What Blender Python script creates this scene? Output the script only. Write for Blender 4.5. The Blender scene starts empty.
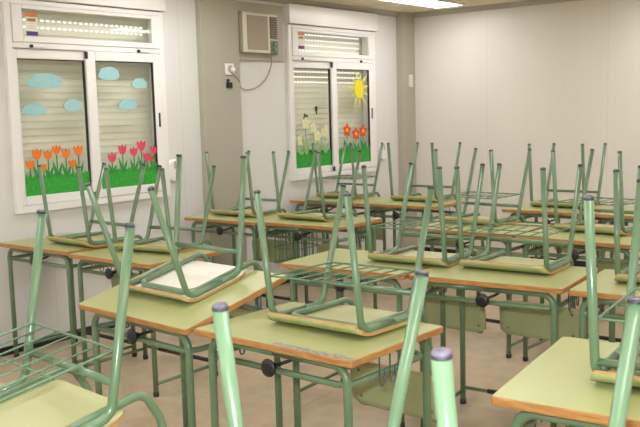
import bpy, bmesh, math, random
from mathutils import Vector, Matrix, Euler
random.seed(7)
scene = bpy.context.scene
COL = scene.collection
PI = math.pi

# ------------------------------------------------------------------ materials
def srgb(r, g, b):
    def f(c):
        c /= 255.0
        return c / 12.92 if c <= .04045 else ((c + .055) / 1.055) ** 2.4
    return (f(r), f(g), f(b), 1)

def material(name, col, rough=.5, metal=0.0, var=None, scale=20, detail=4, stretch=(1, 1, 1), bump=0.0, spec=.5, coat=0.0):
    m = bpy.data.materials.new(name); m.use_nodes = True
    nt = m.node_tree; N = nt.nodes; L = nt.links
    b = N['Principled BSDF']
    b.inputs['Base Color'].default_value = col
    b.inputs['Roughness'].default_value = rough
    b.inputs['Metallic'].default_value = metal
    b.inputs['Specular IOR Level'].default_value = spec
    b.inputs['Coat Weight'].default_value = coat
    b.inputs['Coat Roughness'].default_value = .15
    tc = N.new('ShaderNodeTexCoord'); mp = N.new('ShaderNodeMapping')
    mp.inputs['Scale'].default_value = stretch
    L.new(tc.outputs['Object'], mp.inputs['Vector'])
    no = N.new('ShaderNodeTexNoise'); no.inputs['Scale'].default_value = scale; no.inputs['Detail'].default_value = detail
    L.new(mp.outputs['Vector'], no.inputs['Vector'])
    if var is not None:
        cr = N.new('ShaderNodeValToRGB')
        cr.color_ramp.elements[0].position = .3; cr.color_ramp.elements[1].position = .7
        cr.color_ramp.elements[0].color = var; cr.color_ramp.elements[1].color = col
        L.new(no.outputs['Fac'], cr.inputs['Fac']); L.new(cr.outputs['Color'], b.inputs['Base Color'])
    if bump:
        bp = N.new('ShaderNodeBump'); bp.inputs['Strength'].default_value = bump; bp.inputs['Distance'].default_value = .002
        L.new(no.outputs['Fac'], bp.inputs['Height']); L.new(bp.outputs['Normal'], b.inputs['Normal'])
    return m

def emission(name, col, strength):
    m = bpy.data.materials.new(name); m.use_nodes = True
    nt = m.node_tree; nt.nodes.clear()
    e = nt.nodes.new('ShaderNodeEmission'); o = nt.nodes.new('ShaderNodeOutputMaterial')
    e.inputs['Color'].default_value = col; e.inputs['Strength'].default_value = strength
    nt.links.new(e.outputs[0], o.inputs[0]); return m

M = {}
M['tube'] = material('green_enamel_tube', srgb(105, 129, 98), .28, var=srgb(96, 120, 91), scale=9, coat=.25)
M['wire'] = material('green_enamel_wire', srgb(104, 130, 100), .35, var=srgb(92, 118, 92), scale=30)
M['rubber'] = material('black_rubber', srgb(52, 46, 56), .55, var=srgb(34, 31, 38), scale=60)
M['captop'] = material('worn_flash_lit_rubber', srgb(112, 102, 116), .5, var=srgb(80, 72, 84), scale=90)  # worn cap tops; flash glare on dark rubber painted in as lilac
M['plastic'] = material('black_plastic', srgb(32, 30, 34), .4, var=srgb(24, 23, 26), scale=40)
M['edge'] = material('orange_wood_edge', srgb(187, 137, 80), .45, var=srgb(153, 100, 54), scale=22, stretch=(1, 1, 14))
M['seatedge'] = material('tan_plywood_edge', srgb(196, 156, 98), .5, var=srgb(172, 126, 70), scale=22, stretch=(1, 1, 14))
M['lam'] = material('pale_green_laminate', srgb(172, 174, 120), .36, var=srgb(164, 166, 112), scale=5, detail=6)
M['seatlam'] = material('pale_green_seat_laminate', srgb(184, 182, 136), .4, var=srgb(174, 172, 126), scale=6, detail=6)
M['greenlam'] = material('sage_green_seat_face', srgb(174, 178, 124), .35, var=srgb(164, 168, 116), scale=6, detail=6)
M['backlam'] = material('sage_green_backrest_laminate', srgb(172, 180, 136), .4, var=srgb(162, 170, 126), scale=6, detail=6)
M['white'] = material('white_seat_laminate', srgb(232, 228, 216), .4, var=srgb(222, 217, 205), scale=6)
M['steel'] = material('rivet_steel', srgb(150, 146, 140), .35, .8, var=srgb(120, 116, 110), scale=50)
M['bracket'] = material('grey_steel_bracket', srgb(96, 110, 112), .4, .4, var=srgb(80, 92, 94), scale=40)
M['frame'] = material('white_lacquered_aluminium', srgb(236, 232, 230), .3, var=srgb(231, 227, 225), scale=3, coat=.3)
M['gasket'] = material('dark_gasket', srgb(40, 40, 44), .5, var=srgb(30, 30, 33), scale=30)
M['acbody'] = material('cream_air_conditioner_plastic', srgb(226, 220, 204), .45, var=srgb(216, 210, 194), scale=4)
M['acside'] = material('grey_air_conditioner_side', srgb(160, 152, 140), .5, var=srgb(150, 142, 130), scale=6)
M['acgrille'] = material('taupe_grille', srgb(176, 164, 146), .6, var=srgb(150, 138, 120), scale=120, detail=1, stretch=(1, 1, 4))
M['acvent'] = material('brown_vent_recess', srgb(110, 84, 70), .6, var=srgb(92, 70, 58), scale=30)
M['acpanel'] = material('green_control_panel', srgb(104, 132, 104), .5, var=srgb(92, 120, 94), scale=30)
M['trimgrey'] = material('grey_mounting_panel', srgb(176, 168, 152), .5, var=srgb(168, 160, 144), scale=4)
M['socket'] = material('ivory_socket_plastic', srgb(236, 232, 220), .35, var=srgb(230, 226, 214), scale=20)
M['cable'] = material('beige_cable', srgb(160, 146, 112), .5, var=srgb(150, 136, 104), scale=30)
M['column'] = material('grey_green_column_paint', srgb(176, 170, 154), .55, var=srgb(171, 165, 149), scale=2)
M['base'] = material('black_vinyl_baseboard', srgb(34, 33, 36), .5, var=srgb(28, 27, 30), scale=10)
M['cornice'] = material('pale_grey_cornice', srgb(176, 170, 160), .5, var=srgb(170, 164, 154), scale=3)
M['ceil'] = material('cream_ceiling_board', srgb(226, 216, 192), .8, var=srgb(222, 212, 188), scale=2)
M['floor'] = material('tan_mottled_vinyl', srgb(202, 184, 156), .38, var=srgb(184, 164, 136), scale=9, detail=8)
M['lampbody'] = material('white_lamp_housing', srgb(230, 226, 216), .5, var=srgb(224, 220, 210), scale=5)
M['lamp'] = emission('fluorescent_diffuser', (1, .995, .985, 1), 14.5)
M['slot'] = emission('daylight_through_shutter_slots', (1, 1, .93, 1), 1.4)
M['orange'] = material('orange_painted_paper', srgb(242, 126, 32), .6, var=srgb(230, 110, 24), scale=40)
M['pink'] = material('pink_painted_paper', srgb(226, 72, 104), .6, var=srgb(212, 60, 92), scale=40)
M['red'] = material('red_painted_paper', srgb(220, 74, 44), .6, var=srgb(204, 58, 34), scale=40)
M['yellow'] = material('yellow_painted_paper', srgb(232, 214, 40), .6, var=srgb(222, 202, 30), scale=40)
M['creamflower'] = material('cream_painted_paper', srgb(228, 225, 188), .6, var=srgb(222, 218, 174), scale=60)
M['paleyellow'] = material('pale_yellow_painted_paper', srgb(232, 222, 130), .6, var=srgb(226, 214, 110), scale=40)
M['leaf'] = material('green_painted_paper', srgb(52, 148, 72), .6, var=srgb(40, 132, 60), scale=50)
M['paleleaf'] = material('pale_green_painted_paper', srgb(158, 188, 132), .6, var=srgb(144, 178, 118), scale=50)
M['grass'] = material('bright_green_painted_grass', srgb(56, 172, 58), .6, var=srgb(40, 142, 46), scale=45, detail=6)
M['cloud'] = material('pale_blue_painted_paper', srgb(164, 202, 204), .6, var=srgb(144, 190, 196), scale=45, detail=5)
M['dark'] = material('dark_olive_paper', srgb(66, 70, 52), .6, var=srgb(52, 56, 42), scale=40)
M['stwhite'] = material('sticker_cream', srgb(232, 222, 204), .5, var=srgb(224, 213, 194), scale=60)
M['storange'] = material('sticker_orange', srgb(214, 122, 50), .5, var=srgb(200, 108, 40), scale=60)
M['stblue'] = material('sticker_navy', srgb(62, 56, 128), .5, var=srgb(52, 46, 112), scale=60)
M['stolive'] = material('sticker_olive_band', srgb(138, 126, 70), .5, var=srgb(122, 110, 60), scale=60)

# worn laminate of the centre table: a grey strip of peeled surface along its front edge
def worn_laminate():
    m = M['lam'].copy(); m.name = 'pale_green_laminate_peeled_at_front'
    nt = m.node_tree; N = nt.nodes; L = nt.links
    b = N['Principled BSDF']; src = b.inputs['Base Color'].links[0].from_socket
    tc = N.new('ShaderNodeTexCoord'); sp = N.new('ShaderNodeSeparateXYZ'); L.new(tc.outputs['Object'], sp.inputs[0])
    no = N.new('ShaderNodeTexNoise'); no.inputs['Scale'].default_value = 28; no.inputs['Detail'].default_value = 5
    L.new(tc.outputs['Object'], no.inputs['Vector'])
    def mth(op, a, c):
        n = N.new('ShaderNodeMath'); n.operation = op
        for i, v in enumerate((a, c)):
            if isinstance(v, (int, float)): n.inputs[i].default_value = v
            else: L.new(v, n.inputs[i])
        return n.outputs[0]
    wob = mth('MULTIPLY', mth('SUBTRACT', no.outputs['Fac'], .5), .035)
    lim = mth('ADD', sp.outputs['Y'], wob)
    near = mth('LESS_THAN', lim, -.2180)
    right = mth('GREATER_THAN', mth('ADD', sp.outputs['X'], mth('MULTIPLY', wob, 2.0)), .02)
    mask = mth('MULTIPLY', near, right)
    no2 = N.new('ShaderNodeTexNoise'); no2.inputs['Scale'].default_value = 70; L.new(tc.outputs['Object'], no2.inputs['Vector'])
    cr = N.new('ShaderNodeValToRGB'); cr.color_ramp.elements[0].position = .38; cr.color_ramp.elements[1].position = .62
    cr.color_ramp.elements[0].color = srgb(122, 116, 110); cr.color_ramp.elements[1].color = srgb(160, 154, 142)
    L.new(no2.outputs['Fac'], cr.inputs['Fac'])
    mx = N.new('ShaderNodeMix'); mx.data_type = 'RGBA'
    L.new(mask, mx.inputs[0]); L.new(src, mx.inputs[6]); L.new(cr.outputs['Color'], mx.inputs[7])
    L.new(mx.outputs[2], b.inputs['Base Color'])
    return m
M['worn'] = worn_laminate()

def panel_wall(name, col, col2, pitch, rib):
    m = bpy.data.materials.new(name); m.use_nodes = True
    nt = m.node_tree; N = nt.nodes; L = nt.links; b = N['Principled BSDF']
    b.inputs['Roughness'].default_value = .42
    tc = N.new('ShaderNodeTexCoord'); sp = N.new('ShaderNodeSeparateXYZ'); L.new(tc.outputs['Object'], sp.inputs[0])
    def mth(op, a, c=0.0):
        n = N.new('ShaderNodeMath'); n.operation = op
        for i, v in enumerate((a, c)):
            if isinstance(v, (int, float)): n.inputs[i].default_value = v
            else: L.new(v, n.inputs[i])
        return n.outputs[0]
    def line(p, w):
        fr = mth('FRACT', mth('DIVIDE', mth('ADD', sp.outputs['X'], 50.31), p))
        return mth('LESS_THAN', mth('ABSOLUTE', mth('SUBTRACT', fr, .5)), w / p)
    seam = line(pitch, .003); ribs = line(rib, .0045)
    no = N.new('ShaderNodeTexNoise'); no.inputs['Scale'].default_value = 1.6; no.inputs['Detail'].default_value = 5
    mp = N.new('ShaderNodeMapping'); mp.inputs['Scale'].default_value = (1, 1, .35)
    L.new(tc.outputs['Object'], mp.inputs['Vector']); L.new(mp.outputs['Vector'], no.inputs['Vector'])
    cr = N.new('ShaderNodeValToRGB'); cr.color_ramp.elements[0].position = .3; cr.color_ramp.elements[1].position = .7
    cr.color_ramp.elements[0].color = col2; cr.color_ramp.elements[1].color = col
    L.new(no.outputs['Fac'], cr.inputs['Fac'])
    hgt = mth('ADD', mth('MULTIPLY', seam, 1.0), mth('MULTIPLY', ribs, .35))
    dk = mth('ADD', mth('MULTIPLY', seam, .13), mth('MULTIPLY', ribs, .02))
    mx = N.new('ShaderNodeMix'); mx.data_type = 'RGBA'
    mx.inputs[7].default_value = (.09, .08, .07, 1)
    L.new(dk, mx.inputs[0]); L.new(cr.outputs['Color'], mx.inputs[6]); L.new(mx.outputs[2], b.inputs['Base Color'])
    bp = N.new('ShaderNodeBump'); bp.invert = True; bp.inputs['Strength'].default_value = .13; bp.inputs['Distance'].default_value = .003
    L.new(hgt, bp.inputs['Height']); L.new(bp.outputs['Normal'], b.inputs['Normal'])
    return m
M['wall'] = panel_wall('white_sandwich_panel', srgb(221, 219, 217), srgb(216, 214, 212), 1.15, .115)
M['wallb'] = panel_wall('white_sandwich_panel_back', srgb(224, 218, 208), srgb(218, 212, 202), 1.15, .115)

def shutter_material():
    m = bpy.data.materials.new('cream_roller_shutter_slats'); m.use_nodes = True
    nt = m.node_tree; N = nt.nodes; L = nt.links; b = N['Principled BSDF']
    b.inputs['Roughness'].default_value = .4
    no = N.new('ShaderNodeTexNoise'); no.inputs['Scale'].default_value = 3
    tc = N.new('ShaderNodeTexCoord'); L.new(tc.outputs['Object'], no.inputs['Vector'])
    cr = N.new('ShaderNodeValToRGB')
    cr.color_ramp.elements[0].color = srgb(224, 222, 204); cr.color_ramp.elements[1].color = srgb(232, 229, 213)
    L.new(no.outputs['Fac'], cr.inputs['Fac']); L.new(cr.outputs['Color'], b.inputs['Base Color'])
    return m
M['shutter'] = shutter_material()

def glass_material():
    m = bpy.data.materials.new('clear_window_glass'); m.use_nodes = True
    nt = m.node_tree; N = nt.nodes; L = nt.links; N.clear()
    o = N.new('ShaderNodeOutputMaterial'); mix = N.new('ShaderNodeMixShader')
    t = N.new('ShaderNodeBsdfTransparent'); t.inputs['Color'].default_value = (.98, .985, .97, 1)
    g = N.new('ShaderNodeBsdfGlossy'); g.inputs['Roughness'].default_value = .02
    lw = N.new('ShaderNodeLayerWeight'); pw = N.new('ShaderNodeMath'); pw.operation = 'POWER'; pw.inputs[1].default_value = 5
    ml = N.new('ShaderNodeMath'); ml.operation = 'MULTIPLY_ADD'; ml.inputs[1].default_value = .6; ml.inputs[2].default_value = .035
    L.new(lw.outputs['Facing'], pw.inputs[0]); L.new(pw.outputs[0], ml.inputs[0])
    fr = ml
    L.new(fr.outputs[0], mix.inputs[0]); L.new(t.outputs[0], mix.inputs[1]); L.new(g.outputs[0], mix.inputs[2]); L.new(mix.outputs[0], o.inputs[0])
    return m
M['glass'] = glass_material()

# ------------------------------------------------------------------ mesh helpers
def obj(name, bm, mats, parent=None, loc=(0, 0, 0), rot=(0, 0, 0), smooth=False):
    bmesh.ops.recalc_face_normals(bm, faces=bm.faces)
    me = bpy.data.meshes.new(name); bm.to_mesh(me); bm.free()
    for m in (mats if isinstance(mats, (list, tuple)) else [mats]): me.materials.append(m)
    if smooth:
        for p in me.polygons: p.use_smooth = True
    o = bpy.data.objects.new(name, me); COL.objects.link(o)
    if parent is not None: o.parent = parent
    o.location = loc; o.rotation_euler = rot
    return o

def box(bm, x0, x1, y0, y1, z0, z1, mi=0, bevel=0.0):
    vs = [bm.verts.new((x, y, z)) for x in (x0, x1) for y in (y0, y1) for z in (z0, z1)]
    fs = []
    for q in ((0, 1, 3, 2), (4, 6, 7, 5), (0, 4, 5, 1), (2, 3, 7, 6), (0, 2, 6, 4), (1, 5, 7, 3)):
        f = bm.faces.new([vs[i] for i in q]); f.material_index = mi; fs.append(f)
    if bevel:
        es = list({e for f in fs for e in f.edges})
        r = bmesh.ops.bevel(bm, geom=es, offset=bevel, segments=2, affect='EDGES', profile=.5)
        for f in r['faces']: f.material_index = mi
    return bm

def fillet(pts, radii, n=6):
    out = [Vector(pts[0])]
    for i in range(1, len(pts) - 1):
        p, a, b = Vector(pts[i]), Vector(pts[i - 1]), Vector(pts[i + 1])
        r = radii[i] if isinstance(radii, (list, tuple)) else radii
        d0 = (a - p).normalized(); d1 = (b - p).normalized()
        ang = d0.angle(d1)
        if r <= 0 or ang > PI - .02: out.append(p); continue
        t = min(r / math.tan(ang / 2), (a - p).length * .49, (b - p).length * .49); rr = t * math.tan(ang / 2)
        c = p + (d0 + d1).normalized() * (rr / math.sin(ang / 2))
        s = p + d0 * t - c; e = p + d1 * t - c
        tot = s.angle(e)
        for k in range(n + 1):
            f = k / n
            w = (math.sin((1 - f) * tot) * s + math.sin(f * tot) * e) / math.sin(tot) if tot > 1e-4 else s
            out.append(c + w)
    out.append(Vector(pts[-1])); return out

def tube(bm, pts, r, seg=12, mi=0, closed=False, cap=True):
    pts = [Vector(p) for p in pts]
    n = len(pts); rings = []; prev = None
    for i in range(n):
        if closed: t = (pts[(i + 1) % n] - pts[i - 1]).normalized()
        elif i == 0: t = (pts[1] - pts[0]).normalized()
        elif i == n - 1: t = (pts[-1] - pts[-2]).normalized()
        else: t = ((pts[i + 1] - pts[i]).normalized() + (pts[i] - pts[i - 1]).normalized()).normalized()
        if prev is None:
            up = Vector((0, 0, 1)) if abs(t.z) < .9 else Vector((1, 0, 0))
            a = t.cross(up).normalized()
        else:
            a = (prev - t * prev.dot(t)).normalized()
        prev = a; b = t.cross(a)
        rings.append([bm.verts.new(pts[i] + (a * math.cos(2 * PI * k / seg) + b * math.sin(2 * PI * k / seg)) * r) for k in range(seg)])
    m = n if closed else n - 1
    for i in range(m):
        A, B = rings[i], rings[(i + 1) % n]
        for k in range(seg):
            f = bm.faces.new((A[k], A[(k + 1) % seg], B[(k + 1) % seg], B[k])); f.smooth = True; f.material_index = mi
    if cap and not closed:
        for R in (rings[0], list(reversed(rings[-1]))):
            f = bm.faces.new(R); f.material_index = mi
    return bm

def lathe(bm, prof, seg=16, mat=None, mi=0):
    """profile (r, z) turned about z; mat places it"""
    mat = mat or Matrix()
    rings = [[bm.verts.new(mat @ Vector((max(r, 1e-5) * math.cos(2 * PI * k / seg), max(r, 1e-5) * math.sin(2 * PI * k / seg), z))) for k in range(seg)] for r, z in prof]
    for A, B in zip(rings, rings[1:]):
        for k in range(seg):
            f = bm.faces.new((A[k], A[(k + 1) % seg], B[(k + 1) % seg], B[k])); f.smooth = True; f.material_index = mi
    bm.faces.new(list(reversed(rings[0]))).material_index = mi; bm.faces.new(rings[-1]).material_index = mi
    return bm

def cutout(bm, pts, y0, y1, mi=0):
    """flat paper shape: outline in (x, z), thickness along y"""
    A = [bm.verts.new((x, y0, z)) for x, z in pts]; B = [bm.verts.new((x, y1, z)) for x, z in pts]
    bm.faces.new(A).material_index = mi; bm.faces.new(list(reversed(B))).material_index = mi
    for i in range(len(pts)):
        j = (i + 1) % len(pts)
        bm.faces.new((A[i], B[i], B[j], A[j])).material_index = mi
    return bm

def tag(o, label=None, cat=None, group=None, kind=None):
    if label: o['label'] = label
    if cat: o['category'] = cat
    if group: o['group'] = group
    if kind: o['kind'] = kind
    return o

def empty(name, loc=(0, 0, 0), rot=(0, 0, 0)):
    o = bpy.data.objects.new(name, None); COL.objects.link(o)
    o.empty_display_size = .1; o.location = loc; o.rotation_euler = rot
    return o

def copy_tree(o, parent=None):
    c = o.copy(); COL.objects.link(c)
    if parent is not None: c.parent = parent
    for ch in o.children: copy_tree(ch, c)
    return c

# ------------------------------------------------------------------ the room
WA, WD = .8864, 4.80            # direction of the window wall, its distance
CEIL = 2.375
S0, S1, NR = -2.2, 7.352, -2.6   # rear wall, back wall, right wall
U = Vector((math.cos(WA), math.sin(WA), 0)); NV = Vector((-math.sin(WA), math.cos(WA), 0))
def room(s, n, z): return U * s + NV * n + Vector((0, 0, z))
def on_wall(s, out, z): return room(s, WD + out, z)     # out < 0 is into the room
RZ = (0, 0, WA)

def struct(name, bm, mats, loc=(0, 0, 0), rot=(0, 0, 0), parent=None, smooth=False):
    o = obj(name, bm, mats, parent, loc, rot, smooth)
    if parent is None: o['kind'] = 'structure'
    return o

bm = bmesh.new(); box(bm, S0 - .2, S1 + .2, NR - .2, WD + .2, -.12, 0)
struct('floor', bm, M['floor'], rot=RZ)
bm = bmesh.new(); box(bm, S0 - .2, S1 + .2, NR - .2, WD + .2, CEIL, CEIL + .12)
struct('ceiling', bm, M['ceil'], rot=RZ)

W1 = (2.911, 4.148); W2 = (5.494, 6.758); WZ = (.860, 2.164)     # window frames on the wall
bm = bmesh.new()
for x0, x1, z0, z1 in ((S0 - .15, W1[0], 0, CEIL), (W1[1], W2[0], 0, CEIL), (W2[1], S1 + .15, 0, CEIL),
                       (*W1, 0, WZ[0]), (*W1, WZ[1], CEIL), (*W2, 0, WZ[0]), (*W2, WZ[1], CEIL)):
    box(bm, x0, x1, 0, .15, z0, z1)
bmesh.ops.remove_doubles(bm, verts=bm.verts, dist=1e-5)
struct('wall_left', bm, M['wall'], on_wall(0, 0, 0), RZ)
bm = bmesh.new(); box(bm, 0, WD - NR, 0, .15, 0, CEIL)
struct('wall_back', bm, M['wallb'], room(S1, WD, 0), (0, 0, WA - PI / 2))
bm = bmesh.new(); box(bm, 0, WD - NR, 0, .15, 0, CEIL)
struct('wall_front', bm, M['wallb'], room(S0, NR, 0), (0, 0, WA + PI / 2))
bm = bmesh.new(); box(bm, S0, S1, -.15, 0, 0, CEIL)
struct('wall_right', bm, M['wallb'], room(0, NR, 0), RZ)
bm = bmesh.new(); box(bm, S0, S1, -.014, 0, 0, .052, bevel=.003)
struct('baseboard_left', bm, M['base'], on_wall(0, 0, 0), RZ)
bm = bmesh.new(); box(bm, 0, WD - NR, -.014, 0, 0, .052, bevel=.003)
struct('baseboard_back', bm, M['base'], room(S1, WD, 0), (0, 0, WA - PI / 2))

def cornice(name, length, loc, rot):
    bm = bmesh.new()
    prof = [(0, 0), (-.045, 0), (-.045, -.012), (-.03, -.03), (-.012, -.045), (0, -.045)]
    A = [bm.verts.new((0, y, z)) for y, z in prof]; B = [bm.verts.new((length, y, z)) for y, z in prof]
    for i in range(len(prof)):
        j = (i + 1) % len(prof); bm.faces.new((A[i], A[j], B[j], B[i]))
    bm.faces.new(A); bm.faces.new(list(reversed(B)))
    struct(name, bm, M['cornice'], loc, rot)
cornice('trim_1', S1 - S0, on_wall(S0, 0, CEIL), RZ)
cornice('trim_2', WD - NR, room(S1, WD, CEIL), (0, 0, WA - PI / 2))

# pilaster between the windows and the column in the corner
bm = bmesh.new(); box(bm, 0, .400, -.05, 0, 0, CEIL, bevel=.004)
struct('column_1', bm, M['column'], on_wall(4.490, 0, 0), RZ)
bm = bmesh.new(); box(bm, 0, S1 - 7.13, -.07, 0, 0, CEIL, bevel=.004)
struct('column_2', bm, M['column'], on_wall(7.13, 0, 0), RZ)

# ------------------------------------------------------------------ windows
def make_window(name, s, slot_rows):
    w = tag(empty(name, on_wall(s, 0, WZ[0]), RZ), kind='structure')
    Z = WZ[0]; x1 = W1[1] - W1[0]; H = WZ[1] - WZ[0]
    def rect(bm, xa, xb, za, zb, t, y0, y1, bev=.004, tr=None):
        tr = tr or t
        box(bm, xa, xa + t, y0, y1, za, zb, bevel=bev); box(bm, xb - tr, xb, y0, y1, za, zb, bevel=bev)
        box(bm, xa + t, xb - tr, y0, y1, za, za + t, bevel=bev); box(bm, xa + t, xb - tr, y0, y1, zb - t, zb, bevel=bev)
    bm = bmesh.new()
    box(bm, 0, .045, -.03, .09, 0, H, bevel=.004); box(bm, x1 - .045, x1, -.03, .09, 0, H, bevel=.004)
    box(bm, .045, x1 - .045, -.03, .09, 0, .045, bevel=.004); box(bm, .045, x1 - .045, -.03, .09, H - .030, H, bevel=.004)
    box(bm, .045, x1 - .045, -.03, .09, 1.012, 1.045, bevel=.004)
    obj('window_frame', bm, M['frame'], w)
    # transom light
    bm = bmesh.new()
    box(bm, .047, .116, -.038, -.016, 1.047, H - .032, bevel=.004); box(bm, x1 - .110, x1 - .047, -.038, -.016, 1.047, H - .032, bevel=.004)
    box(bm, .116, x1 - .110, -.038, -.016, 1.047, 1.084, bevel=.004); box(bm, .116, x1 - .110, -.038, -.016, H - .056, H - .032, bevel=.004)
    tr = obj('transom_sash', bm, M['frame'], w)
    bm = bmesh.new(); box(bm, .112, x1 - .106, -.026, -.021, 1.080, H - .052)
    obj('glass_pane', bm, M['glass'], tr)
    # two sliding sashes: panes .078-.565 and .64-1.125
    for xa, xb, y0 in ((.047, .63, -.012), (.565, x1 - .047, -.034)):
        bm = bmesh.new()
        t0 = .032 if xa < .1 else .073
        t1 = .064 if xa < .1 else .066
        za, zb = .047, 1.010
        box(bm, xa, xa + t0, y0, y0 + .02, za, zb, bevel=.004); box(bm, xb - t1, xb, y0, y0 + .02, za, zb, bevel=.004)
        box(bm, xa + t0, xb - t1, y0, y0 + .02, za, za + .055, bevel=.004); box(bm, xa + t0, xb - t1, y0, y0 + .02, zb - .06, zb, bevel=.004)
        sash = obj('sliding_sash', bm, M['frame'], w)
        bm = bmesh.new(); box(bm, xa + t0 - .005, xb - t1 + .005, y0 + .008, y0 + .013, za + .05, zb - .055)
        obj('glass_pane', bm, M['glass'], sash)
        bm = bmesh.new()
        gx = xb - t1
        box(bm, gx - .006, gx + .0005, y0 - .001, y0 + .018, za + .055, zb - .06)
        box(bm, xa + t0, gx - .006, y0 + .006, y0 + .018, zb - .066, zb - .0595)
        obj('glazing_gasket', bm, M['gasket'], sash)
        if xa > .1:
            bm = bmesh.new(); box(bm, xb - .036, xb - .022, y0 - .006, y0 + .004, .50, .60, bevel=.003)
            obj('sash_handle', bm, M['gasket'], sash)
            bm = bmesh.new(); box(bm, xa, xa + .016, y0 - .003, y0 + .018, .048, .09, bevel=.002); box(bm, xa, xa + .016, y0 - .003, y0 + .018, zb - .05, zb - .004, bevel=.002)
            obj('end_cap', bm, M['gasket'], sash)
    for xl in (.167, 1.0):
        bm = bmesh.new(); lathe(bm, [(.011, 0), (.011, .012), (.008, .014)], 12, Matrix.Translation((xl, -.034, 1.025)) @ Matrix.Rotation(PI / 2, 4, 'X'))
        l = obj('latch', bm, M['gasket'], w)
        bm = bmesh.new(); box(bm, xl + .012, xl + .10, -.043, -.034, 1.017, 1.031, bevel=.004)
        obj('latch_lever', bm, M['frame'], l)
    # closed roller shutter: convex slats, and the slots the daylight comes through
    bm = bmesh.new()
    p = .0455; k = 0; z = .02
    prof = []
    while z < H - .01:
        for f in (0, .12, .3, .5, .7, .88): prof.append((.105 - -.0 + .0022 * math.sin(PI * f), z + p * f))
        prof.append((.112, z + p * .92)); prof.append((.112, z + p * .985))
        z += p
    A = [bm.verts.new((.02, y, zz)) for y, zz in prof]; B = [bm.verts.new((x1 - .02, y, zz)) for y, zz in prof]
    for i in range(len(prof) - 1): bm.faces.new((A[i], B[i], B[i + 1], A[i + 1]))
    sh = obj('roller_shutter', bm, M['shutter'], w)
    bm = bmesh.new()
    for zz in slot_rows:
        zs = .02 + round((zz - Z - .02) / p) * p
        x = .085
        while x < x1 - .1:
            box(bm, x, x + .020, .100, .112, zs - .0085, zs + .0035); x += .042
    obj('shutter_slots', bm, M['slot'], sh)
    # shutter housing above
    bm = bmesh.new(); box(bm, -.01, x1 + .01, -.06, -.0005, H + .004, CEIL - Z - .047, bevel=.006)
    obj('shutter_box', bm, M['frame'], w)
    return w
make_window('window_1', W1[0], (2.082, 2.036))
make_window('window_2', W2[0], (2.088, 2.045, 2.0, 1.955, 1.79, 1.76, 1.73, 1.70))

# ------------------------------------------------------------------ cut-outs on the panes
YG = {0: -.0045, 1: -.0265}     # room-side face of the left / right pane
def pane_y(s):
    w0 = W1[0] if s < 5 else W2[0]
    return YG[0] if s - w0 < .60 else YG[1]
def blob(n, rx, rz, lobes, depth, ph):
    return [(rx * math.cos(t) * (1 + depth * math.sin(lobes * t + ph)), rz * math.sin(t) * (1 + depth * math.sin(lobes * t + ph))) for t in (2 * PI * i / n for i in range(n))]
def stick(s, z, dy=0.0):
    s -= .010 if s < 5 else .020
    return on_wall(s, pane_y(s) + dy, z)

for s, z, rx, rz, lb in (
    (3.190, 1.663, .128, .062, 'large pale blue paper cloud, top of the left sash by the shutter'),
    (3.100, 1.489, .092, .048, 'pale blue paper cloud at the lower left of the left pane'),
    (3.385, 1.512, .072, .052, 'humped pale blue paper cloud beside the sash stile, left pane'),
    (3.668, 1.716, .088, .058, 'ragged pale blue paper cloud, highest on the right pane'),
    (3.920, 1.656, .068, .045, 'small pale blue paper cloud near the right sash edge'),
    (3.812, 1.512, .080, .048, 'pale blue paper cloud, lowest on the right pane')):
    bm = bmesh.new()
    pts = []
    for i in range(48):
        t = 2 * PI * i / 48
        bump = 1 + (.13 * abs(math.sin(t * 3.5 + s * 5)) if math.sin(t) > -.25 else 0)
        pts.append((rx * .9 * math.cos(t) * bump, rz * .9 * (math.sin(t) if math.sin(t) > -.45 else -.45 + (math.sin(t) + .45) * .25) * bump))
    cutout(bm, pts, -.004, -.0005)
    tag(obj('paper_cloud', bm, M['cloud'], None, stick(s, z), RZ), lb, 'cloud cut-out', 'paper clouds on the left window')

def heart(w):     # tulip head: cup with three points
    return [(-.5 * w, .42 * w), (-.52 * w, .1 * w), (-.42 * w, -.25 * w), (-.2 * w, -.5 * w), (0, -.58 * w), (.2 * w, -.5 * w), (.42 * w, -.25 * w), (.52 * w, .1 * w), (.5 * w, .42 * w),
            (.34 * w, .30 * w), (.2 * w, .18 * w), (.1 * w, .36 * w), (0, .48 * w), (-.1 * w, .36 * w), (-.2 * w, .18 * w), (-.34 * w, .30 * w)]
def leaf_pts(dx, dz, w):
    L = math.hypot(dx, dz); ux, uz = dx / L, dz / L
    out = []
    for f, s in ((0, .3), (.25, .9), (.5, 1), (.75, .65), (1, .05)): out.append((dx * f - uz * w * s, dz * f + ux * w * s))
    for f, s in ((.75, .65), (.5, 1), (.25, .9), (0, .3)): out.append((dx * f + uz * w * s, dz * f - ux * w * s))
    return out
GRASS_TOP = 1.085
def tulip(s, z, col, w, lb, grp, name='paper_tulip', leafm='leaf'):
    t = tag(empty(name, stick(s, GRASS_TOP - .02, -.003), RZ), lb, 'flower cut-out', grp)
    h = z - GRASS_TOP + .02
    bm = bmesh.new(); cutout(bm, [(x, zz + h) for x, zz in heart(w)], -.0045, -.0022); obj('bloom', bm, M[col], t)
    bm = bmesh.new(); cutout(bm, [(-.005, 0), (.005, 0), (.004, h - .4 * w), (-.004, h - .4 * w)], -.0022, -.0004); obj('stem', bm, M[leafm], t)
    if h > .1:
        for sx, hh in ((-1, .62), (1, .5)):
            bm = bmesh.new(); cutout(bm, [(x + sx * .004, zz) for x, zz in leaf_pts(sx * .030, h * hh, .010)], -.0040, -.0024); obj('leaf', bm, M[leafm], t)
G1 = 'orange tulips on the left window'
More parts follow.
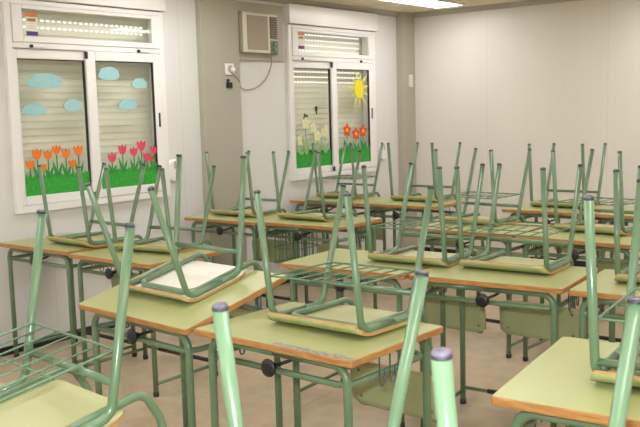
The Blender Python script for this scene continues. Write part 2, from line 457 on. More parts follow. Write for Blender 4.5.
for s, z, w, lb in ((3.043, 1.162, .058, 'low orange paper tulip at the far left end of the grass'),
                    (3.096, 1.224, .068, 'large orange paper tulip, first tall one from the left frame'),
                    (3.174, 1.215, .060, 'orange paper tulip between the first tall tulip and the tallest'),
                    (3.238, 1.244, .062, 'orange paper tulip, tallest in the middle of the left pane'),
                    (3.306, 1.216, .060, 'orange paper tulip just right of the tallest orange one'),
                    (3.402, 1.232, .066, 'orange paper tulip nearest the stile between both sashes'),
                    (3.352, 1.148, .056, 'low orange paper tulip tucked under the one nearest the stile'),
                    (3.135, 1.136, .046, 'smallest orange paper tulip, half sunk behind a chair leg')):
    tulip(s, z, 'orange', w, lb, G1)
G2 = 'pink tulips on the left window'
for s, z, w, lb in ((3.652, 1.170, .066, 'pink paper tulip, first from the stile and low'),
                    (3.742, 1.220, .066, 'pink paper tulip, second from the stile'),
                    (3.838, 1.202, .064, 'pink paper tulip between the second one and the tallest'),
                    (3.906, 1.240, .072, 'pink paper tulip, tallest on the right pane'),
                    (3.951, 1.158, .062, 'low pink paper tulip below right of the tallest pink one'),
                    (4.018, 1.206, .062, 'pink paper tulip at the outer edge of the right pane')):
    tulip(s, z, 'pink', w, lb, G2)
tulip(3.990, 1.142, 'red', .038, 'tiny red paper flower among the pink tulips', G2, 'paper_flower')

def grass(x0, x1, z0, z1, lb, seed):
    rr = random.Random(seed); bm = bmesh.new()
    pts = [(x0, z0), (x1, z0)]; x = x1
    while x > x0 + .012:
        pts.append((x, z1 + rr.uniform(-.012, .004))); pts.append((x - .006, z1 + rr.uniform(.002, .022))); x -= .012
    pts.append((x0, z1))
    c = (x0 + x1) / 2
    cutout(bm, [(a - c, b - z0) for a, b in pts], -.0005 - .0022, -.0003)
    tag(obj('paper_grass', bm, M['grass'], None, stick(c, z0), RZ), lb, 'grass cut-out', 'grass strips on the windows')
zg = .962
grass(3.006, 3.489, zg, 1.082, 'bright green paper grass strip under the orange tulips', 1)
grass(3.566, 4.048, zg, 1.078, 'bright green paper grass strip under the pink tulips', 2)
grass(5.602, 6.085, zg, 1.098, 'bright green paper grass strip under the cream flowers', 3)
grass(6.162, 6.670, zg, 1.092, 'bright green paper grass strip under the red flowers', 4)

layer = [0]
def daisy(s, z, petal, core, w, lb, grp, stemm):
    layer[0] += 1
    t = tag(empty('paper_flower', stick(s, GRASS_TOP - .01, -.003 - .0056 * (layer[0] % 3)), RZ), lb, 'flower cut-out', grp)
    h = z - GRASS_TOP + .01
    bm = bmesh.new(); cutout(bm, [(x, zz + h) for x, zz in blob(40, w, w, 5, .22, .4)], -.0045, -.0022); b = obj('bloom', bm, M[petal], t)
    bm = bmesh.new(); cutout(bm, [(x, zz + h) for x, zz in blob(14, w * .34, w * .34, 1, 0, 0)], -.0054, -.0046); obj('flower_centre', bm, M[core], b)
    bm = bmesh.new(); cutout(bm, [(-.005, 0), (.005, 0), (.004, h - .8 * w), (-.004, h - .8 * w)], -.0022, -.0004); obj('stem', bm, M[stemm], t)
    for sx, hh in ((-1, .62), (1, .5)):
        bm = bmesh.new(); cutout(bm, [(x + sx * .004, zz) for x, zz in leaf_pts(sx * .045, h * hh, .015)], -.0040, -.0024); obj('leaf', bm, M[stemm], t)
for s, z, lb in ((6.276, 1.264, 'red paper flower nearest the middle stile, under the sun'), (6.403, 1.228, 'red paper flower, lowest and middle of the three'), (6.529, 1.250, 'red paper flower nearest the outer frame, under the sun')):
    daisy(s, z, 'red', 'yellow', .050, lb, 'red flowers on the far window', 'leaf')
for s, z, lb in ((5.722, 1.342, 'cream paper flower, tallest at the left of the far window'), (5.818, 1.300, 'cream paper flower second from the left frame of the far window'),
                 (5.660, 1.200, 'cream paper flower, low against the left frame of the far window'), (5.880, 1.225, 'cream paper flower, middle and low over the far grass'),
                 (5.975, 1.265, 'cream paper flower nearest the stile of the far window')):
    daisy(s, z, 'creamflower', 'paleyellow', .046, lb, 'cream flowers on the far window', 'paleleaf')
bm = bmesh.new(); cutout(bm, [(-.005, -.04), (.005, -.04), (.008, -.012), (.018, .0), (.018, .02), (.006, .034), (-.006, .034), (-.018, .02), (-.018, 0), (-.008, -.012)], -.004, -.0005)
tag(obj('paper_bug', bm, M['dark'], None, stick(5.884, 1.452), RZ), 'small dark paper bug, highest on the far left pane', 'bug cut-out', 'paper bugs on the far window')
bm = bmesh.new(); cutout(bm, blob(20, .026, .026, 4, .3, 0), -.004, -.0005)
tag(obj('paper_bug', bm, M['dark'], None, stick(5.735, 1.395), RZ), 'small olive paper bug above the tallest cream flower', 'bug cut-out', 'paper bugs on the far window')

t = tag(empty('paper_sun', stick(6.488, 1.636), RZ), 'yellow paper sun with long thin rays on the far window', 'sun cut-out')
bm = bmesh.new(); cutout(bm, blob(28, .072, .088, 1, 0, 0), -.004, -.0005); obj('sun_disc', bm, M['yellow'], t)
for k in range(11):
    a = 2 * PI * k / 11 + .2; ln = .20 if k % 2 else .16
    if k in (8, 9): ln = .20
    c_, s_ = math.cos(a), math.sin(a); px, pz = -s_, c_
    zmax = 1.0
    bm = bmesh.new(); cutout(bm, [(c_ * .082 + px * .014, s_ * .098 + pz * .014), (c_ * .082 - px * .014, s_ * .098 - pz * .014), (c_ * ln * .96, s_ * ln)], -.0035, -.0005)
    obj('sun_ray', bm, M['paleyellow'], t)

def sticker(s, z, w, h, lb):
    t = tag(empty('window_sticker', on_wall(s - (.02 if s < 5 else .035), -.0268, z), RZ), lb, 'sticker', 'stickers on the transom lights')
    bm = bmesh.new(); cutout(bm, [(-w / 2, 0), (w / 2, 0), (w / 2, h), (-w / 2, h)], -.0016, -.0002); obj('card', bm, M['stwhite'], t)
    bm = bmesh.new(); cutout(bm, [(-w * .58, h * .82), (w * .52, h * .82), (w * .52, h), (-w * .58, h)], -.0024, -.0017); obj('header_band', bm, M['storange'], t)
    bm = bmesh.new(); cutout(bm, [(-w / 2, 0), (w / 2, 0), (w / 2, h * .19), (-w / 2, h * .19)], -.0024, -.0017); obj('footer_band', bm, M['stblue'], t)
    bm = bmesh.new(); cutout(bm, [(-w * .36, h * .62), (w * .36, h * .62), (w * .36, h * .76), (-w * .36, h * .76)], -.0024, -.0017); obj('text_band', bm, M['stolive'], t)
    for zz in (.52, .42, .32):
        bm = bmesh.new(); cutout(bm, [(-w * .34, h * zz), (w * .30, h * zz), (w * .30, h * (zz + .018)), (-w * .34, h * (zz + .018))], -.0022, -.0017); obj('text_line', bm, M['trimgrey'], t)
sticker(3.116, 1.949, .080, .138, 'orange, cream and navy sticker in the transom of the tulip window')
sticker(5.692, 1.968, .088, .135, 'orange, cream and navy sticker in the transom of the sun window')

# shutter strap boxes beside the windows
for s, z, lb in ((4.196, .955, 'white rounded shutter strap box beside the tulip window'), (6.845, .955, 'white rounded shutter strap box beside the sun window')):
    t = tag(empty('strap_box', on_wall(s, 0, z), RZ), lb, 'strap box', 'shutter strap boxes')
    bm = bmesh.new(); lathe(bm, [(.06, 0), (.062, .006), (.062, .026), (.052, .034)], 24, Matrix.Translation((0, 0, .085)) @ Matrix.Rotation(PI / 2, 4, 'X') @ Matrix.Scale(1.35, 4, (0, 1, 0)))
    obj('box_cover', bm, M['frame'], t)
    bm = bmesh.new(); box(bm, -.010, .010, -.035, -.031, .10, .155); obj('strap_slot', bm, M['trimgrey'], t)

# ------------------------------------------------------------------ air conditioner, cable, sockets
t = tag(empty('air_conditioner', on_wall(5.112, 0, 1.90), RZ), 'cream window air conditioner built into the wall beside the grey column', 'air conditioner')
bm = bmesh.new(); box(bm, -.218, .332, -.022, -.001, -.045, .405, bevel=.004); obj('mounting_panel', bm, M['trimgrey'], t)
bm = bmesh.new(); box(bm, -.212, .222, -.060, -.0225, .008, .325, bevel=.006); obj('casing', bm, M['acside'], t)
bm = bmesh.new()
box(bm, -.195, .205, -.072, -.061, .012, .322, bevel=.008)
obj('front_cover', bm, M['acbody'], t)
bm = bmesh.new(); box(bm, -.150, .085, -.076, -.0725, .035, .300, bevel=.003); g_ = obj('intake_grille', bm, M['acgrille'], t)
bm = bmesh.new(); box(bm, .112, .196, -.076, -.0725, .125, .300, bevel=.002); vt = obj('vent_outlet', bm, M['acvent'], t)
for k in range(9):
    bm = bmesh.new(); box(bm, .114, .194, -.084, -.0762, .132 + k * .0185, .139 + k * .0185, bevel=.001); obj('louver', bm, M['acside'], vt)
bm = bmesh.new(); box(bm, .112, .198, -.077, -.0725, .010, .115, bevel=.003); cp = obj('control_panel', bm, M['acpanel'], t)
for zz in (.085, .045):
    bm = bmesh.new(); lathe(bm, [(.014, 0), (.014, .012), (.010, .016)], 14, Matrix.Translation((.155, -.077, zz)) @ Matrix.Rotation(PI / 2, 4, 'X')); obj('dial', bm, M['acside'], cp)

cab = [(.46, -.034, -.002), (.455, -.032, -.07), (.42, -.012, -.17), (.33, -.012, -.235), (.22, -.012, -.268), (.12, -.014, -.255), (.05, -.06, -.20), (-.02, -.066, -.150), (-.045, -.064, -.130)]
def smooth_path(p, n=8):
    p = [Vector(q) for q in p]; out = []
    for i in range(len(p) - 1):
        a, b, c, d = p[max(i - 1, 0)], p[i], p[i + 1], p[min(i + 2, len(p) - 1)]
        for k in range(n):
            f = k / n
            out.append(.5 * ((2 * b) + (c - a) * f + (2 * a - 5 * b + 4 * c - d) * f * f + (3 * b - a - 3 * c + d) * f ** 3))
    out.append(p[-1]); return out
bm = bmesh.new(); tube(bm, smooth_path(cab), .0042, 8)
tag(obj('power_cable', bm, M['cable'], None, on_wall(4.815, 0, 1.893), RZ), 'beige cable drooping from the air conditioner to the column socket', 'cable')
t = tag(empty('wall_socket', on_wall(4.765, -.05, 1.735), RZ), 'square white socket on the grey column, cable plugged in', 'socket')
bm = bmesh.new(); box(bm, -.045, .045, -.014, -.0005, 0, .088, bevel=.005); obj('socket_plate', bm, M['socket'], t)
bm = bmesh.new(); lathe(bm, [(.027, 0), (.027, .004), (.022, .006)], 20, Matrix.Translation((.005, -.0145, .044)) @ Matrix.Rotation(PI / 2, 4, 'X')); obj('socket_well', bm, M['trimgrey'], t)
bm = bmesh.new(); lathe(bm, [(.019, 0), (.019, .02), (.013, .028)], 16, Matrix.Translation((.012, -.021, .040)) @ Matrix.Rotation(PI / 2, 4, 'X')); obj('plug', bm, M['socket'], t)
t = tag(empty('wall_hook', on_wall(4.757, -.05, 1.635), RZ), 'small black clip fixed to the column below the white socket', 'hook')
bm = bmesh.new(); box(bm, -.026, .026, -.020, -.0005, 0, .045, bevel=.004); obj('clip_body', bm, M['plastic'], t)
bm = bmesh.new(); box(bm, -.024, -.010, -.028, -.004, .047, .068, bevel=.003); obj('clip_prong', bm, M['plastic'], t)
t = tag(empty('light_switch', room(7.262, WD - .07, 1.655), RZ), 'tall cream light switch on the corner column', 'switch')
bm = bmesh.new(); box(bm, -.032, .032, -.014, -.0005, 0, .12, bevel=.004); obj('switch_plate', bm, M['socket'], t)
bm = bmesh.new(); box(bm, -.018, .018, -.019, -.0145, .03, .09, bevel=.002); obj('rocker', bm, M['socket'], t)

# ------------------------------------------------------------------ ceiling lights
def ceiling_light(s, n, lb):
    t = tag(empty('ceiling_light', room(s, n, CEIL), RZ), lb, 'ceiling light', 'fluorescent ceiling panels')
    bm = bmesh.new()
    for x0, x1, y0, y1 in ((-.62, .62, -.16, -.135), (-.62, .62, .135, .16), (-.62, -.60, -.135, .135), (.60, .62, -.135, .135)): box(bm, x0, x1, y0, y1, -.022, -.0005)
    obj('frame', bm, M['lampbody'], t)
    bm = bmesh.new(); box(bm, -.6, .6, -.135, .135, -.016, -.002); obj('diffuser', bm, M['lamp'], t)
ceiling_light(6.40, 4.12, 'lit fluorescent ceiling panel close to the far corner column')
for s in (-1.0, 1.4, 3.9, 6.40):  # unseen panels, added to bring the room up to brightness
    for n in (4.12, 2.1, .1, -1.7):
        if (s, n) != (6.40, 4.12): ceiling_light(s, n, 'unseen fluorescent ceiling panel added for brightness, not the one by the corner column')

# ------------------------------------------------------------------ school table (front edge towards -y)
TW, TD, TH, TT = .686, .507, .71, .022
def make_table():
    t = empty('school_table')
    bm = bmesh.new()
    hw, hd, rc = TW / 2, TD / 2, .012
    outl = []
    for cx, cy, a0 in ((hw - rc, hd - rc, 0), (-hw + rc, hd - rc, 90), (-hw + rc, -hd + rc, 180), (hw - rc, -hd + rc, 270)):
        for k in range(5):
            a = math.radians(a0 + k * 22.5); outl.append((cx + rc * math.cos(a), cy + rc * math.sin(a)))
    ins = .0022
    def ring(sc, z): return [bm.verts.new((x - math.copysign(sc, x), y - math.copysign(sc, y), z)) for x, y in outl]
    R = [ring(ins, TH - TT), ring(0, TH - TT + .002), ring(0, TH - .0025), ring(ins, TH - .0002), ring(ins + .0008, TH)]
    for A, B in zip(R, R[1:]):
        for k in range(len(outl)):
            j = (k + 1) % len(outl); bm.faces.new((A[k], A[j], B[j], B[k])).material_index = 1
    bm.faces.new(R[-1]).material_index = 0; bm.faces.new(list(reversed(R[0]))).material_index = 2
    obj('tabletop', bm, [M['lam'], M['edge'], M['edge']], t)
    lx, ly, r = .296, .212, .0135; zt = TH - TT - r - .0005
    for sy in (-1, 1):
        for sx in (-1, 1):
            bm = bmesh.new()
            tube(bm, fillet([(0, sy * ly, zt), (sx * lx, sy * ly, zt), (sx * lx, sy * ly, .012)], .055, 8), r, 14)
            lg = obj('leg', bm, M['tube'], t)
            bm = bmesh.new(); lathe(bm, [(r * .9, 0), (r + .002, .003), (r + .002, .022), (r + .0002, .024)], 14, Matrix.Translation((sx * lx, sy * ly, 0))); obj('foot_cap', bm, M['rubber'], lg)
    # ring of tube joining the legs under the top
    zr = TH - .095; b = .0105
    bm = bmesh.new()
    pts = [(-lx + .02, -ly + .0, zr), (lx, -ly, zr), (lx, ly, zr), (-lx, ly, zr), (-lx, -ly, zr), (-lx + .02, -ly, zr)]
    path = fillet(pts, .05, 6); tube(bm, path, b, 12)
    obj('upper_brace', bm, M['tube'], t)
    for sx in (-1, 1):
        bm = bmesh.new(); tube(bm, [(sx * lx, -ly + .008, .066), (sx * lx, ly - .008, .066)], .0085, 10); obj('side_stretcher', bm, M['tube'], t)
    bm = bmesh.new(); tube(bm, [(-lx + .008, ly, .082), (lx - .008, ly, .082)], .0085, 10); fr = obj('footrest', bm, M['tube'], t)
    bm = bmesh.new(); tube(bm, [(-lx + .13, ly, .082), (lx - .03, ly, .082)], .0115, 12); obj('sleeve', bm, M['rubber'], fr)
    # black knob on a bracket at the middle of the front
    bm = bmesh.new()
    mk = Matrix.Translation((.0, -ly - .020, zr + .014)) @ Matrix.Rotation(PI / 2, 4, 'X')
    lathe(bm, [(.009, -.018), (.012, -.016), (.012, 0), (.016, .003), (.028, .006), (.030, .011), (.028, .016), (.010, .019)], 20, mk)
    kb = obj('knob', bm, M['plastic'], t)
    bm = bmesh.new(); tube(bm, [(0, -ly - .004, zr + .014), (.03, -ly + .035, zr + .026), (.075, -ly + .10, TH - TT - .012)], .006, 8); obj('knob_rod', bm, M['plastic'], kb)
    # wire satchel hooks on both sides
    for sx in (-1, 1):
        bm = bmesh.new(); x = sx * (lx + .014)
        for yy in (-.055, .0, .055):
            p = [(x, yy - .014, TH - TT - .003), (x, yy - .014, zr + .010), (x, yy - .010, zr - .028), (x, yy, zr - .036), (x, yy + .010, zr - .028), (x, yy + .014, zr + .012)]
            tube(bm, smooth_path(p, 4), .0028, 6)
        tube(bm, [(x, -.09, TH - TT - .004), (x, .09, TH - TT - .004)], .0024, 6)
        obj('satchel_hook', bm, M['bracket'], t)
    return t

def put(o, x, y, rz, z=0.0, rx=0.0, ry=0.0):
    o.location = (x, y, z); o.rotation_euler = (rx, ry, rz)

proto_table = make_table(); first_table = [True]
def table(x, y, yaw, h, label, group=None, sy=1.0):
    t = proto_table if first_table[0] else copy_tree(proto_table)
    first_table[0] = False
    put(t, x, y, yaw); t.scale = (1, sy, h / TH)
    tag(t, label, 'table', group or 'green school tables')
    return t
def part(t, name): return next(c for c in t.children if c.name.split('.')[0] == name)

T = {}
def mk(k, x, y, yaw, h, label, **kw): T[k] = (table(x, y, yaw, h, label, **kw), x, y, yaw, h)
mk('T5', -.020, 2.852, -.706, .712, 'pale green school table with grey peeling front edge, chair with wire rack on it')
mk('T11', .821, 2.003, -.595, .755, 'large bare pale green table corner at the lower right, its left half empty', sy=1.04)
mk('T9', .802, 3.744, -.589, .714, 'pale green table with black knob, right of the half-bare table in the middle row')
mk('T8', .222, 4.128, -.609, .714, 'pale green table behind the peeling one, left half bare, chair at its right end')
mk('T10', 1.388, 3.344, -.594, .713, 'pale green table in the middle row cut by the right side of the photo')
mk('T6a', -.557, 6.177, -.65, .708, 'pale green table against the wall just below the grey column')
mk('T6b', -.006, 5.759, -.65, .714, 'pale green table with a wire book basket under it, below the far window')
mk('T7a', .1705, 7.180, -.64, .710, 'small-looking pale green table under the far window, farthest on the wall side')
mk('T7b', .7255, 6.766, -.64, .712, 'pale green table of the farthest row in front of the corner column')
mk('T12a', .975, 5.189, -.706, .721, 'pale green table in the third row, left of two, behind the black-knob table')
mk('T12b', 1.504, 4.732, -.710, .719, 'pale green table in the third row by the right side of the photo')
mk('T13', 1.743, 6.207, -.700, .698, 'pale green table of the farthest row, alone before the blank back wall')
mk('T13b', 2.275, 5.760, -.700, .698, 'empty pale green table of the farthest row at the right side of the photo')
mk('L1', -1.506, 5.105, -.68, .709, 'pale green table touching the wall under the tulip window, cut by the left side')
mk('L2', -.967, 4.670, -.68, .699, 'pale green table standing out from the tulip window, second from that wall')
# the table at the lower left lies outside the picture under its chair, the nearest one below it
CH1 = Vector((-.691, 2.013, 0)); fm = CH1 - Vector((.685, .728, 0)) * .42; ct = fm + Vector((.685, .728, 0)) * .2535
mk('T1', ct.x, ct.y, -.755, .640, 'pale green table just outside the lower left, under the chair with curved seat')
mk('N1', .035, 1.075, -.815, .700, 'pale green table under the nearest chair, below the bottom of the photo')
# tilted table
t4 = table(0, 0, 0, .709, 'pale green table with its top tilted up at the back, under the white-seated chair')
T4A, T4T, T4X, T4Y, T4H = -.755, .228, -.715, 3.112, .709
T4X += .0; 
ax = Vector((math.cos(T4A), math.sin(T4A), 0)); ay = Vector((-math.sin(T4A), math.cos(T4A), 0))
c4 = Vector((T4X, T4Y, 0)) + ay * (TD / 2)
put(t4, c4.x, c4.y, T4A)
tt = part(t4, 'tabletop')
# turn the top about its front lower edge, and stand two props under its back
piv = Vector((0, -TD / 2, TH - TT))
tt.matrix_local = Matrix.Translation(piv) @ Matrix.Rotation(T4T, 4, 'X') @ Matrix.Translation(-piv)
for sx in (-1, 1):
    bm = bmesh.new()
    yb = .17; top = TH - TT + (yb + TD / 2) * math.tan(T4T)
    tube(bm, [(sx * .25, yb, TH - .10), (sx * .25, yb, top - .003)], .010, 10)
    obj('tilt_prop', bm, M['bracket'], t4)
t1 = T['T1'][0]; part(t1, 'tabletop').matrix_local = Matrix.Translation(piv) @ Matrix.Rotation(.165 * TH / .640, 4, 'X') @ Matrix.Translation(-piv)
# the corner table's top slopes up a little towards its back as well
t11, T11X, T11Y, T11A, T11H = T['T11']; TILT = .042
part(t11, 'tabletop').matrix_local = Matrix.Translation(piv) @ Matrix.Rotation(TILT, 4, 'X') @ Matrix.Translation(-piv)
for sx in (-1, 1):
    bm = bmesh.new(); tube(bm, [(sx * .25, .17, TH - .10), (sx * .25, .17, TH - TT + (.17 + TD / 2) * math.tan(TILT) - .003)], .010, 10)
    obj('tilt_prop', bm, M['bracket'], t11)
# peeling front on the centre table
t5top = part(T['T5'][0], 'tabletop'); t5top.data = t5top.data.copy(); t5top.data.materials[0] = M['worn']
t5top['label'] = 'tabletop with a grey strip of peeled laminate along its front'
# wire book basket under the window-side table
t6 = T['T6b'][0]
bm = bmesh.new()
bx0, bx1, by0, by1, bz0, bz1 = -.270, -.04, -.185, .06, .43, .635
for z in (bz0, (bz0 + bz1) / 2, bz1):
    tube(bm, fillet([(bx0 + .05, by0, z), (bx1, by0, z), (bx1, by1, z), (bx0, by1, z), (bx0, by0, z), (bx0 + .05, by0, z)], .03, 4), .0035, 6)
for k in range(6):
    x = bx0 + .03 + k * (bx1 - bx0 - .06) / 5
    tube(bm, fillet([(x, by0, bz1), (x, by0, bz0), (x, by1, bz0), (x, by1, bz1)], .02, 3), .003, 6)
for k in range(4):
    y = by0 + .04 + k * (by1 - by0 - .08) / 3
    tube(bm, fillet([(bx0, y, bz1), (bx0, y, bz0), (bx1, y, bz0), (bx1, y, bz1)], .02, 3), .003, 6)
for x in (bx0, bx1):
    for y in (by0 + .04, by1 - .04): tube(bm, [(x, y, bz1), (x, y, TH - TT - .002)], .0035, 6)
obj('book_basket', bm, M['wire'], t6)

# ------------------------------------------------------------------ school chair, standing upside down on its seat
CX = .1985
def seat_mesh():
    bm = bmesh.new()
    prof = [(.145, 0), (.05, 0), (.02, 0), (-.05, 0), (-.12, 0), (-.145, .0015), (-.170, .006), (-.190, .0145), (-.203, .0265), (-.210, .040)]
    hw0 = .208
    # denser rows near the rear for round corners
    rear = [(.145 - .085 * (1 - math.cos(math.radians(a))), 0) for a in (0, 12, 25, 38, 52, 70, 90)]
    prof = rear + prof[2:]
    th = .0105; nx = 13
    def half(i, y):
        if y > .060: return hw0 - .085 + .085 * math.sqrt(max(0, 1 - ((y - .060) / .085) ** 2))
        if y < -.190: return hw0 - .018 * min(1, ((-.190 - y) / .023)) ** 1.6
        return hw0
    top, bot = [], []
    for i, (y, z) in enumerate(prof):
        h = half(i, y)
        a = prof[max(i - 1, 0)]; b = prof[min(i + 1, len(prof) - 1)]
        ty, tz = b[0] - a[0], b[1] - a[1]; l = math.hypot(ty, tz) or 1
        ny, nz = tz / l, -ty / l         # towards +z side
        if nz < 0: ny, nz = -ny, -nz
        top.append([bm.verts.new((-h + 2 * h * k / (nx - 1), y, z)) for k in range(nx)])
        bot.append([bm.verts.new((-h + 2 * h * k / (nx - 1), y + ny * th, z + nz * th)) for k in range(nx)])
    n = len(prof)
    for i in range(n - 1):
        for k in range(nx - 1):
            f = bm.faces.new((top[i][k], top[i][k + 1], top[i + 1][k + 1], top[i + 1][k])); f.material_index = 2; f.smooth = True
            f = bm.faces.new((bot[i][k], bot[i + 1][k], bot[i + 1][k + 1], bot[i][k + 1])); f.material_index = 0; f.smooth = True
        for k in (0, nx - 1): bm.faces.new((top[i][k], top[i + 1][k], bot[i + 1][k], bot[i][k])).material_index = 1
    for i in (0, n - 1):
        for k in range(nx - 1): bm.faces.new((top[i][k], top[i][k + 1], bot[i][k + 1], bot[i][k])).material_index = 1
    return bm

LEGF, LEGR = .463, .447
YF0, YF1, YR0, YR1 = -.178, -.223, .078, .223
def leg_y(front, z):
    z0 = .0225
    return (YF0 + (YF1 - YF0) * (z - z0) / (LEGF - z0)) if front else (YR0 + (YR1 - YR0) * (z - z0) / (LEGR - z0))
def rack_mesh():
    bm = bmesh.new(); z = .168; x = CX - .010
    yf = leg_y(True, z) ; yr = leg_y(False, z)
    tube(bm, fillet([(0, yf, z), (x, yf, z), (x, yr, z), (-x, yr, z), (-x, yf, z), (0, yf, z)], .012, 3), .0034, 8)
    for k in range(1, 6):
        xx = -x + 2 * x * k / 6; tube(bm, [(xx, yf, z), (xx, yr, z)], .0025, 6)
    for f in (.5,):
        yy = yf + (yr - yf) * f; tube(bm, [(-x, yy, z - .005), (x, yy, z - .005)], .0025, 6)
    return bm
def make_chair(rack=True, under='seatlam'):
    t = empty('school_chair')
    obj('seat', seat_mesh(), [M[under], M['seatedge'], M['greenlam']], t)
    r = .0115; z0 = .0228
    for sx in (-1, 1):
        for fr in (True, False):
            H = LEGF if fr else LEGR
            bm = bmesh.new()
            y0, y1 = (YF0, YF1) if fr else (YR0, YR1)
            tube(bm, fillet([(sx * CX, -.015, z0), (sx * CX, y0, z0), (sx * CX, y1, H - .008)], .045, 8), r, 14)
            lg = obj('leg', bm, M['tube'], t)
            d = Vector((0, y1 - y0, H - z0)).normalized(); tip = Vector((sx * CX, y1, H))
            q = Vector((0, 0, 1)).rotation_difference(d).to_matrix().to_4x4()
            bm = bmesh.new(); lathe(bm, [(r + .0002, -.009), (r + .0007, -.0085), (r + .0007, -.004)], 14, Matrix.Translation(tip) @ q)
            lathe(bm, [(r + .0005, -.0041), (r * .96, -.0012), (r * .80, .0008), (r * .4, .0016)], 14, Matrix.Translation(tip) @ q, 1)
            obj('foot_cap', bm, [M['rubber'], M['captop']], lg)
    # second tube: across under the front of the seat, along both sides, down into the backrest posts
    zs = .0225; xs = .163
    bm = bmesh.new()
    half_ = [(xs, -.138, zs), (xs, .195, zs), (xs, .228, -.06), (xs, .266, -.405)]
    path = [(-x, y, z) for x, y, z in reversed(half_)] + half_
    tube(bm, fillet(path, .045, 7), .0108, 12)
    obj('seat_frame', bm, M['tube'], t)
    bm = bmesh.new(); zc = .096; yc = leg_y(False, zc); tube(bm, [(-CX, yc, zc), (CX, yc, zc)], .0100, 12); obj('crossbar', bm, M['tube'], t)
    if rack: obj('book_rack', rack_mesh(), M['wire'], t)
    # backrest board, gently curved, rounded corners
    bm = bmesh.new()
    zt, zb, hw = -.222, -.398, .203; rows = []
    nz, nx = 8, 15
    def yat(z): return .228 + (.262 - .228) * ((-.06 - z) / .31)
    for side in (0, 1):
        grid = []
        for i in range(nz + 1):
            z = zt + (zb - zt) * i / nz
            d = min(z - zb, zt - z); rc = .036
            h = hw - (rc - math.sqrt(max(0, rc * rc - (rc - d) ** 2)) if d < rc else 0)
            row = []
            for k in range(nx):
                x = -h + 2 * h * k / (nx - 1)
                y = yat(z) - .0112 - (.011 if side else 0.0) + .016 * ((abs(x) - xs) / hw if abs(x) < xs else 0) * 1.0 * 0 - .012 * max(0, (abs(x) - xs) / hw) * 2
                row.append(bm.verts.new((x, y, z)))
            grid.append(row)
        rows.append(grid)
    A, B = rows
    for i in range(nz):
        for k in range(nx - 1):
            bm.faces.new((A[i][k], A[i][k + 1], A[i + 1][k + 1], A[i + 1][k])).smooth = True
            bm.faces.new((B[i][k], B[i + 1][k], B[i + 1][k + 1], B[i][k + 1])).smooth = True
        for k in (0, nx - 1): bm.faces.new((A[i][k], A[i + 1][k], B[i + 1][k], B[i][k])).material_index = 1
    for i in (0, nz):
        for k in range(nx - 1): bm.faces.new((A[i][k], A[i][k + 1], B[i][k + 1], B[i][k])).material_index = 1
    bk = obj('backrest', bm, [M['backlam'], M['edge']], t)
    for sx in (-1, 1):
        for z in (-.258, -.362):
            bm = bmesh.new(); lathe(bm, [(.007, 0), (.0065, .002), (.003, .0035)], 10, Matrix.Translation((sx * xs, yat(z) - .0222, z)) @ Matrix.Rotation(PI / 2, 4, 'X')); obj('rivet', bm, M['steel'], bk)
    return t
protos = {('seatlam', True): make_chair(True), ('seatlam', False): make_chair(False), ('white', False): make_chair(False, 'white')}
used = set()
GC = 'green chairs upside down on the tables'
def chair(x, y, yaw, z, label, kind=('seatlam', True), rx=0.0, ry=0.0):
    c = protos[kind] if kind not in used else copy_tree(protos[kind])
    used.add(kind)
    put(c, x, y, yaw, z + .0012, rx, ry); tag(c, label, 'chair', GC)
    return c
NOR = ('seatlam', False)
chair(.094, 2.920, -.737, .7165, 'upturned green chair with wire rack on the table with peeling front edge', rx=0, ry=-.02)
# on the tilted top
M4 = Matrix.Translation((T4X, T4Y, T4H)) @ Matrix.Rotation(T4A, 4, 'Z') @ Matrix.Rotation(T4T, 4, 'X')
p4 = M4 @ Vector((-.022, .331, .004))
c4 = chair(p4.x, p4.y, T4A + .003, p4.z, 'upturned green chair with white seat underside, leaning on the tilted table', ('white', False), rx=T4T)
part(c4, 'seat')['label'] = 'white seat underside with orange plywood edge'
chair(.503, 4.119, -.625, .714, 'upturned green chair at the right end of the half-bare table')
chair(.901, 3.872, -.634, .714, 'upturned green chair above the black-knob table, right of the half-bare one')
chair(1.454, 3.469, -.560, .713, 'upturned green chair mostly hidden at the right edge, middle row table', NOR)
q11 = Matrix.Translation((T11X, T11Y, 0)) @ Matrix.Rotation(T11A, 4, 'Z') @ Vector((.056, .083, .755 + (.083 + .264) * TILT + .002))
c11 = chair(q11.x, q11.y, -.612, q11.z, 'upturned green chair at right edge on the large bare table corner', rx=.042)
bm = bmesh.new(); yc = leg_y(True, .060); tube(bm, [(-CX, yc, .060), (CX, yc, .060)], .0095, 12); obj('front_crossbar', bm, M['tube'], c11)
chair(1.028, 5.400, -.762, .721, 'upturned green chair with rack in the third row, left of two')
chair(1.622, 4.890, -.800, .719, 'upturned green chair in the third row by the right edge of the photo')
chair(1.828, 6.342, -.666, .698, 'upturned green chair alone in front of the blank back wall, farthest row', NOR)
chair(.254, 7.345, -.677, .710, 'upturned green chair with rack right under the red flowers, farthest row')
chair(.850, 6.920, -.656, .712, 'upturned green chair in front of the corner column, farthest row', NOR)
chair(-.511, 6.285, -.672, .708, 'upturned green chair in front of the grey column, wall side', NOR)
chair(-.009, 5.890, -.700, .714, 'upturned green chair below the cream flowers, over the wire basket', NOR)
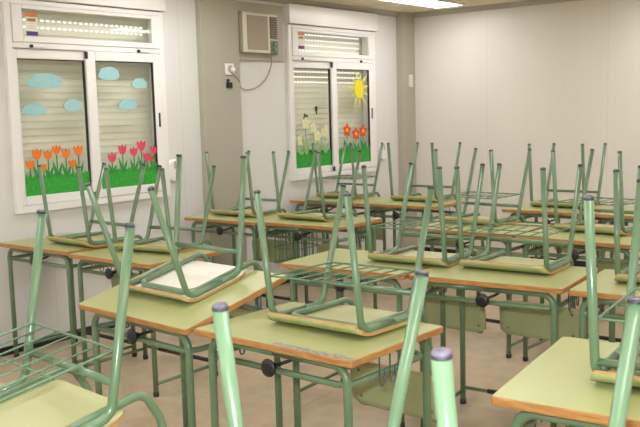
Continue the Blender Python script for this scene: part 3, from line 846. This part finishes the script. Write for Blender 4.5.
chair(-1.325, 5.057, -.719, .709, 'upturned green chair under the orange tulips, beside the wall', NOR)
chair(-.877, 4.807, -.530, .699, 'upturned green chair under the pink tulips, behind the tilted table', NOR)
chair(-.691, 2.013, -.755, .715, 'upturned green chair with wire rack at the lower left, seat cut by the frame', rx=.165, ry=.02)
chair(.156, 1.203, -.814, .704, 'nearest upturned chair, four pale mint legs rising from the bottom', ry=-.015, rx=-.005)

# ------------------------------------------------------------------ camera and flash
PITCH, ROLL, HC, FPX = .11657, -.02775, 1.432, 863.9
cam = bpy.data.cameras.new('camera'); co = bpy.data.objects.new('camera', cam); COL.objects.link(co)
Fv = Vector((0, math.cos(PITCH), -math.sin(PITCH))); Uv = Vector((0, math.sin(PITCH), math.cos(PITCH))); Rv = Vector((1, 0, 0))
cr_, sr_ = math.cos(ROLL), math.sin(ROLL)
R2 = Rv * cr_ + Uv * sr_; U2 = Uv * cr_ - Rv * sr_
m = Matrix((R2, U2, -Fv)).transposed().to_4x4(); m.translation = (0, 0, HC)
co.matrix_world = m
cam.sensor_width = 36; cam.sensor_fit = 'HORIZONTAL'; cam.lens = FPX / 640 * 36
cam.clip_start = .05
cam.dof.use_dof = True; cam.dof.focus_distance = 3.3; cam.dof.aperture_fstop = 11
scene.camera = co

fl = bpy.data.lights.new('camera_flash', 'AREA'); fl.shape = 'RECTANGLE'; fl.size = .07; fl.size_y = .045
fl.energy = 48; fl.color = (.86, 1, 1)
fo = bpy.data.objects.new('camera_flash', fl); COL.objects.link(fo)
fo.matrix_world = Matrix.Translation(U2 * .12 - R2 * .03) @ m

w = bpy.data.worlds.new('daylight'); scene.world = w; w.use_nodes = True
w.node_tree.nodes['Background'].inputs[0].default_value = (.8, .9, 1, 1); w.node_tree.nodes['Background'].inputs[1].default_value = .4

scene.view_settings.view_transform = 'Standard'; scene.view_settings.look = 'None'
scene.view_settings.gamma = 1; scene.view_settings.use_curve_mapping = False
scene.view_settings.exposure = 0.0
scene.cycles.use_denoising = True
scene.cycles.max_bounces = 8; scene.cycles.diffuse_bounces = 5
